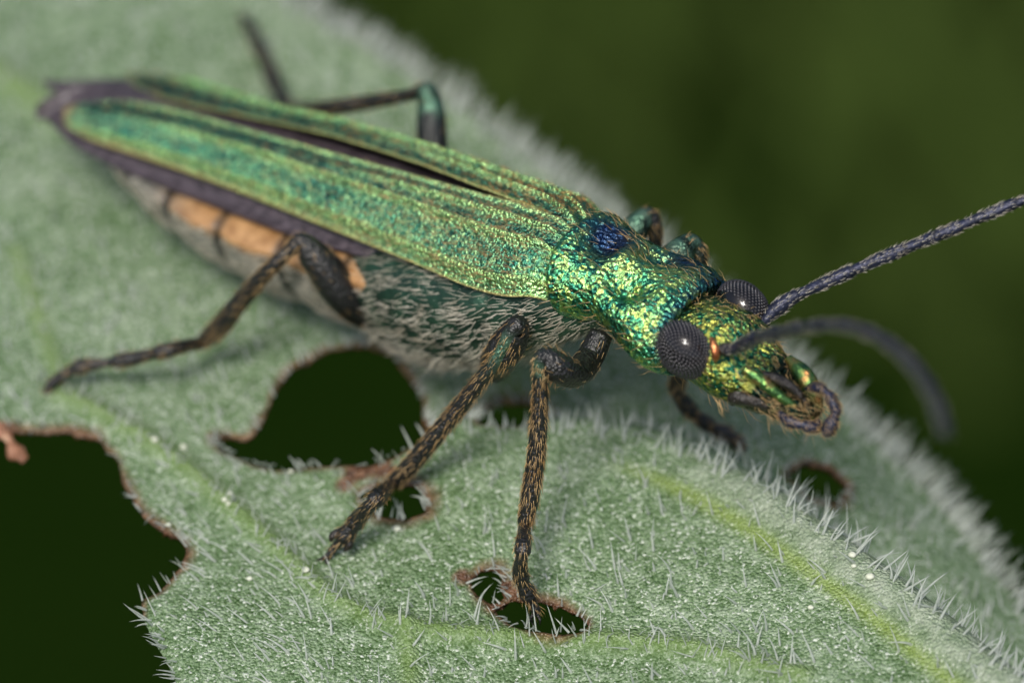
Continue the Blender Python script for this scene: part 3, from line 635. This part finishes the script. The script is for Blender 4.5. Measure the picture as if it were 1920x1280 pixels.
# ------------------------------------------------------------------ legs
def leg(name_pts, green=(), tarsus=None, hair='gold_hair', nh=1500, claws=None, hl=(.07, .15), flatten=1.0):
    """continuous limb; name_pts: [(px,py,depth,radius)] from body to knee to ankle; tarsus: the same, segmented"""
    A = np.array([[*PX(a, b, c), r] for a, b, c, r in name_pts]); A1 = catmull(A, 10)
    T_ = np.array([[*PX(a, b, c), r] for a, b, c, r in tarsus]) if tarsus else None
    allp = A1
    if T_ is not None:
        T1 = catmull(np.vstack([A[-1:], T_]), 26); K = len(T1); ph = np.linspace(0, 4.3, K) % 1
        T1[:, 3] *= .80 + .32 * smooth(0, .85, ph) - .12 * smooth(.93, 1, ph); allp = np.vstack([A1[:-1], T1])
    C, R = allp[:, :3], allp[:, 3]; V, F = tube(C, R, 14)
    k = np.repeat(np.arange(len(C)) / (len(A1)), 14); k = np.append(k, [0, k[-1]]); g = np.zeros(len(V))
    for c0, w0 in green: g = np.maximum(g, np.exp(-((k - c0) / w0) ** 2))
    o = mesh_obj('leg', V, F, MATS['leg'], beetle, dict(green=g))
    nb = len(name_pts) - 1
    P, N = sample(V, F, nh); kk = np.argmin(((P[:, None] - C[None]) ** 2).sum(-1), 1); fl = frames(C)[0][kk]; rel = kk / len(A1)
    keep = rng.random(len(P)) < np.where(rel < .46, .10, np.where(rel < 1, .75, .45)); P, N, fl, rel = P[keep], N[keep], fl[keep], rel[keep]
    D = nrm(fl + N * rng.uniform(.3, .75, len(P))[:, None] + rng.normal(0, .12, P.shape))
    VV, FF = hair_mesh(P, D, N, rng.uniform(*hl, len(P)), .0032, .3); tag(mesh_obj('leg_hairs', VV, FF, MATS[hair], o), kind='stuff')
    for cl in claws or ():
        C2, R2 = curve_px(cl, 6); V2, F2 = tube(C2, R2, 8); mesh_obj('claw', V2, F2, MATS['black'], o)
    return o
def dl(px, py): return dep(hit(px, py))
dth = lambda s, n, u: dep(B(s, n, u))
# near front leg
df = dl(1003, 1150) + .06
kd = dth(.9, 1.35, -1.2)
leg([(1128, 625, dth(.75, .45, -1.2), .13), (1105, 672, dth(.75, .7, -1.4), .15), (1078, 700, kd - .25, .155), (1048, 690, kd - .05, .165), (1022, 672, kd, .125), (1014, 700, kd - .05, .082), (1012, 760, kd - .2, .088), (1006, 850, kd - .45, .098), (994, 930, kd - .65, .10), (984, 985, kd - .78, .085)],
    green=((.52, .04),), tarsus=[(980, 1030, df + .55, .082), (976, 1075, df + .3, .082), (988, 1108, df + .13, .088), (1002, 1138, df + .03, .055), (1008, 1150, df, .04)], nh=2600,
    claws=[[(1003, 1146, df, .022), (1012, 1160, df + .02, .016), (1012, 1172, df, .004)], [(1001, 1146, df, .022), (996, 1160, df, .016), (1000, 1172, df - .02, .004)],
           [(975, 1095, df + .15, .03), (985, 1118, df + .12, .06), (992, 1125, df + .1, .02)]])
# near middle leg
df = dl(618, 1045) + .06; kd = dth(-.6, 1.45, -1.0)
leg([(925, 690, dth(-1.5, .55, -1.8), .16), (938, 668, kd - .35, .19), (956, 640, kd - .15, .19), (970, 612, kd, .13), (955, 628, kd + .02, .08), (930, 675, kd - .12, .082), (870, 752, kd - .5, .092), (810, 825, kd - .85, .10), (765, 878, kd - 1.15, .10), (735, 905, kd - 1.35, .082)],
    green=((.50, .05),), tarsus=[(705, 935, df + .55, .088), (672, 972, df + .3, .088), (650, 1000, df + .15, .10), (630, 1022, df + .06, .045), (614, 1042, df, .042)], nh=2800,
    claws=[[(618, 1038, df, .024), (604, 1046, df + .02, .018), (592, 1050, df, .004)], [(616, 1040, df, .024), (612, 1054, df + .02, .018), (618, 1066, df, .004)],
           [(645, 990, df + .15, .03), (625, 1003, df + .14, .045), (620, 1014, df + .12, .02)], [(652, 1002, df + .18, .03), (655, 1020, df + .15, .05), (646, 1032, df + .12, .02)]])
# near hind leg
df = dl(80, 738) + .05; kd = dth(-3.6, 1.55, -.85)
leg([(705, 560, dth(-2.7, .7, -1.6), .20), (680, 575, kd - .5, .22), (640, 545, kd - .25, .215), (600, 492, kd - .08, .19), (566, 456, kd, .12), (545, 468, kd, .075), (510, 500, kd - .1, .085), (455, 560, kd - .5, .10), (410, 615, kd - .9, .115), (380, 642, kd - 1.15, .09)],
    green=(), tarsus=[(320, 655, df + .5, .075), (250, 672, df + .32, .085), (200, 680, df + .22, .06), (150, 688, df + .14, .08), (105, 712, df + .03, .06), (84, 734, df, .045)], nh=1900, hl=(.07, .13))
# far hind leg
df = dl(465, 40) + .05
leg([(812, 330, dth(-3.2, -.9, -1.0), .17), (810, 270, dth(-3.2, -1.2, -.5), .17), (808, 215, dth(-3.2, -1.5, -.3), .16), (800, 172, dth(-3.2, -1.7, -.1), .11), (770, 178, dth(-3.4, -1.75, -.15), .07), (690, 192, dth(-3.9, -1.8, -.4), .085), (600, 205, dth(-4.4, -1.9, -.7), .09), (545, 205, dl(545, 205) + .75, .085)],
    green=((.36, .08),), tarsus=[(525, 180, dl(525, 180) + .55, .09), (500, 120, dl(500, 120) + .3, .085), (475, 65, dl(475, 65) + .14, .075), (455, 30, dl(455, 30) + .08, .06)], nh=700)
# far middle leg
df = dl(1300, 700)
leg([(1130, 520, dth(-.9, -.6, -1.3), .15), (1165, 460, dth(-.6, -1.2, -.7), .16), (1195, 425, dth(-.6, -1.5, -.4), .15), (1215, 405, dth(-.6, -1.65, -.3), .10), (1228, 430, dth(-.5, -1.75, -.4), .08), (1225, 500, dth(-.4, -1.9, -.9), .09), (1220, 580, dth(-.3, -2.0, -1.5), .085)],
    green=((.36, .09),), tarsus=[(1215, 620, dl(1200, 660) + .3, .07), (1205, 640, dl(1200, 660) + .1, .06), (1200, 660, dl(1200, 660) + .03, .04)], nh=900)
# far front leg
df = dl(1392, 838) + .06
leg([(1215, 590, dth(.8, -.3, -1.2), .15), (1245, 510, dth(.8, -.95, -.9), .17), (1275, 475, dth(.8, -1.2, -.7), .17), (1298, 458, dth(.8, -1.35, -.6), .11), (1312, 490, dth(.85, -1.4, -.8), .085), (1300, 580, dth(.8, -1.4, -1.5), .095), (1278, 680, df + 1.0, .10), (1268, 735, df + .7, .09)],
    green=((.36, .10),), tarsus=[(1300, 775, df + .42, .085), (1335, 800, df + .22, .08), (1372, 820, df + .08, .09), (1396, 842, df, .05)], nh=1300)

# ------------------------------------------------------------------ hairs of the leaf
def leaf_normal(P):
    e = .03; h0 = leaf_h(P); hx = leaf_h(P + [e, 0]); hy = leaf_h(P + [0, e]); return nrm(np.stack([-(hx - h0) / e, -(hy - h0) / e, np.ones(len(P))], 1)), h0
roots, dirs, nors, lens, rads, bends = [], [], [], [], [], []
def add(P, lean, L, R, bend):
    N, h0 = leaf_normal(P); p = np.column_stack([P, h0 - .01]); D = nrm(N * 1.0 + lean + rng.normal(0, .22, p.shape))
    roots.append(p); dirs.append(D); nors.append(np.where((abs((N * D).sum(1)) > .97)[:, None], nrm(N + [.3, .1, 0]), N)); lens.append(L); rads.append(R); bends.append(bend)
nh = 2500
P3, _ = sample(LV, tris, nh); pp = to_px(P3); P2 = P3[:, :2]
low = smooth(700, 1000, pp[:, 1])[:, None]
left = smooth(700, 450, pp[:, 0])[:, None] * low
add(P2, (1 - left) * np.array([-.10, .25, 0]) + left * np.array([-.9, .5, 0]), rng.uniform(.10, .34, nh), rng.uniform(.010, .019, nh), rng.uniform(.0, .55, nh))
def along(pts, gap, outward, L, R, jitter=.05):
    """a fringe of hairs on a polyline of the leaf (xy)"""
    C = catmull(pts, 20); s = np.concatenate([[0], np.cumsum(np.linalg.norm(np.diff(C, axis=0), axis=1))]); n = int(s[-1] / gap); x = np.sort(rng.uniform(0, s[-1], n))
    P = np.stack([np.interp(x, s, C[:, k]) for k in (0, 1)], 1); t = np.gradient(P, axis=0); o = nrm(np.stack([t[:, 1], -t[:, 0]], 1)) * outward
    P = P - o * np.abs(rng.normal(.03, jitter, n))[:, None]
    add(P, np.column_stack([o * rng.uniform(.4, 1.3, n)[:, None], np.zeros(n)]), rng.uniform(*L, n), rng.uniform(*R, n), rng.uniform(-.1, .5, n))
far = out_xy[0:21]; sgn = 1 if poly_sdf((far[5] + .2 * nrm(np.array([(far[6] - far[5])[1], -(far[6] - far[5])[0]])))[None], out_xy)[0][0] < 0 else -1
along(far, .014, sgn, (.22, .48), (.010, .016), .12)
along(out_xy[26:33], .05, sgn, (.15, .32), (.010, .016))
along(out_xy[32:47], .12, sgn, (.12, .26), (.008, .013))
for k, H in enumerate(holes_xy):
    Hc = np.vstack([H, H[:1]]); c = H.mean(0)
    m = hit(*HOLES[k][0])
    along(Hc[::-1] if False else Hc, .07 if k else .06, 1 if poly_sdf((Hc[:1] + .03 * nrm(np.stack([(Hc[1] - Hc[0])[1], -(Hc[1] - Hc[0])[0]]))[None]), H)[0][0] > 0 else -1, (.14, .30), (.010, .016), .04)
cr = _c[20:118, :2]; along(cr[::6], .085, -1, (.15, .42), (.011, .021), .10)
along(cr[::6], .12, 1, (.15, .42), (.011, .021), .25)
along(_v[0], .09, 1, (.12, .3), (.008, .013), .08); along(_v[0], .11, -1, (.12, .3), (.008, .013), .08)
roots, dirs, nors = (np.vstack(x) for x in (roots, dirs, nors)); lens, rads, bends = (np.concatenate(x) for x in (lens, rads, bends))
# drop hairs growing where the leaf is eaten away
so_ = poly_sdf(roots[:, :2], out_xy)[0]; ok = so_ > -.05
for H in holes_xy: ok &= poly_sdf(roots[:, :2], H)[0] < .03
roots, dirs, nors, lens, rads, bends = (x[ok] for x in (roots, dirs, nors, lens, rads, bends))
tips = roots + dirs * lens[:, None]; pa, pb = to_px(roots), to_px(tips); size = np.linalg.norm(pa - pb, axis=1) * rads
inside = (pa[:, 0] > 10) & (pa[:, 0] < 1910) & (pa[:, 1] > 10) & (pa[:, 1] < 1270); sharp = np.exp(-((roots @ BK - FOCUS) / 2.0) ** 2)
order = np.argsort(-(size * inside * sharp)); big = order[:300]; rest = order[300:]
V, F = hair_mesh(roots[rest], dirs[rest], nors[rest], lens[rest], rads[rest], bends[rest], 4, 3)
tag(mesh_obj('leaf_hairs', V, F, MATS['leaf_hair'], leaf), kind='stuff')
protos = []
for k in range(8):
    V, F = hair_mesh(np.zeros((1, 3)), np.array([[0, 0, 1.0]]), np.array([[1.0, 0, 0]]), np.array([1.0]), np.array([.042]), np.array([-.05 + .07 * k]), 6, 5)
    me = bpy.data.meshes.new('leaf_hair'); me.from_pydata(V.tolist(), [], F.tolist()); me.materials.append(MATS['leaf_hair'])
    me.polygons.foreach_set('use_smooth', [True] * len(me.polygons)); protos.append(me)
for i in big:
    o = bpy.data.objects.new('leaf_hair', protos[int(np.clip((bends[i] + .05) / .07, 0, 7))]); scene.collection.objects.link(o); o.parent = leaf
    z = Vector(dirs[i]); x = Vector(nors[i]); x = (x - z * x.dot(z)).normalized(); y = z.cross(x)
    wr = rads[i] / .042
    M = Matrix((x * wr * 1.0, y * wr, z * lens[i])).transposed().to_4x4(); M.translation = Vector(roots[i])
    # the bend is measured along x: scale it with the length as well
    M = Matrix.Translation(Vector(roots[i])) @ Matrix((x, y, z)).transposed().to_4x4() @ Matrix.Diagonal((max(wr, .3 * lens[i]), wr, lens[i], 1))
    o.matrix_local = M
# withered shred hanging on the chewed margin
c = [hit(a_, b_) for a_, b_ in ((-12, 798), (14, 806))]
A = np.array([c[0] + [0, 0, .0], c[1] + [0, -.05, -.05], c[1] + [.08, -.18, -.14], c[1] + [.2, -.26, -.2]]); C = catmull(A, 10)
V, F = tube(C, .085 + .03 * np.sin(np.linspace(0, 11, len(C))), 12, np.full(len(C), .55)); V = V + .035 * np.stack([fbm(V[:, 0] * 12, V[:, 1] * 12 + k * 7, 2) for k in range(3)], 1)
mesh_obj('withered_shred', V, F, MATS['withered'], leaf)
# pollen grains
for k, (a_, b_, r_) in enumerate(((290, 826, .042), (344, 840, .040), (421, 938, .034), (430, 926, .03), (573, 1070, .045), (468, 1086, .035), (316, 985, .03), (745, 993, .045), (1598, 1042, .045), (1631, 1083, .05), (1601, 1062, .03), (1520, 1140, .035), (428, 945, .028), (545, 885, .03))):
    p = hit(a_, b_); r_ = r_ * .8; la = np.linspace(0, math.pi, 9); lo_ = np.linspace(0, 2 * math.pi, 14, endpoint=False)
    U = np.stack([np.sin(la)[:, None] * np.cos(lo_), np.sin(la)[:, None] * np.sin(lo_), np.cos(la)[:, None] + 0 * lo_], -1).reshape(-1, 3)
    U = U * (1 + .25 * fbm(U[:, :1] * 2 + k, U[:, 1:2] * 2 + U[:, 2:], 2)) * r_ * np.array([1.25, 1, .85])
    me = mesh_obj('pollen_grain', U, grid_faces(9, 14, True), MATS['pollen']); me.location = p + [0, 0, r_ * .6]
    lab = {0: 'white pollen grain on the narrow leaf bridge between the big hole and chewed margin', 1: 'white pollen grain on the narrow leaf bridge between the big hole and chewed margin', 7: 'white pollen grain just below the small hole crossed by the middle leg', 4: 'white pollen grain beside the claws of the middle leg', 6: 'white pollen grain close to the brown chewed leaf margin', 11: 'white pollen grain on the green blade below the pale midrib'}
    lab = lab.get(k, 'tiny white pollen grain on the pale raised midrib' if k in (8, 9, 10) else 'tiny white pollen grain along the green side vein')
    tag(me, lab, 'pollen', 'pollen grains scattered on the leaf')
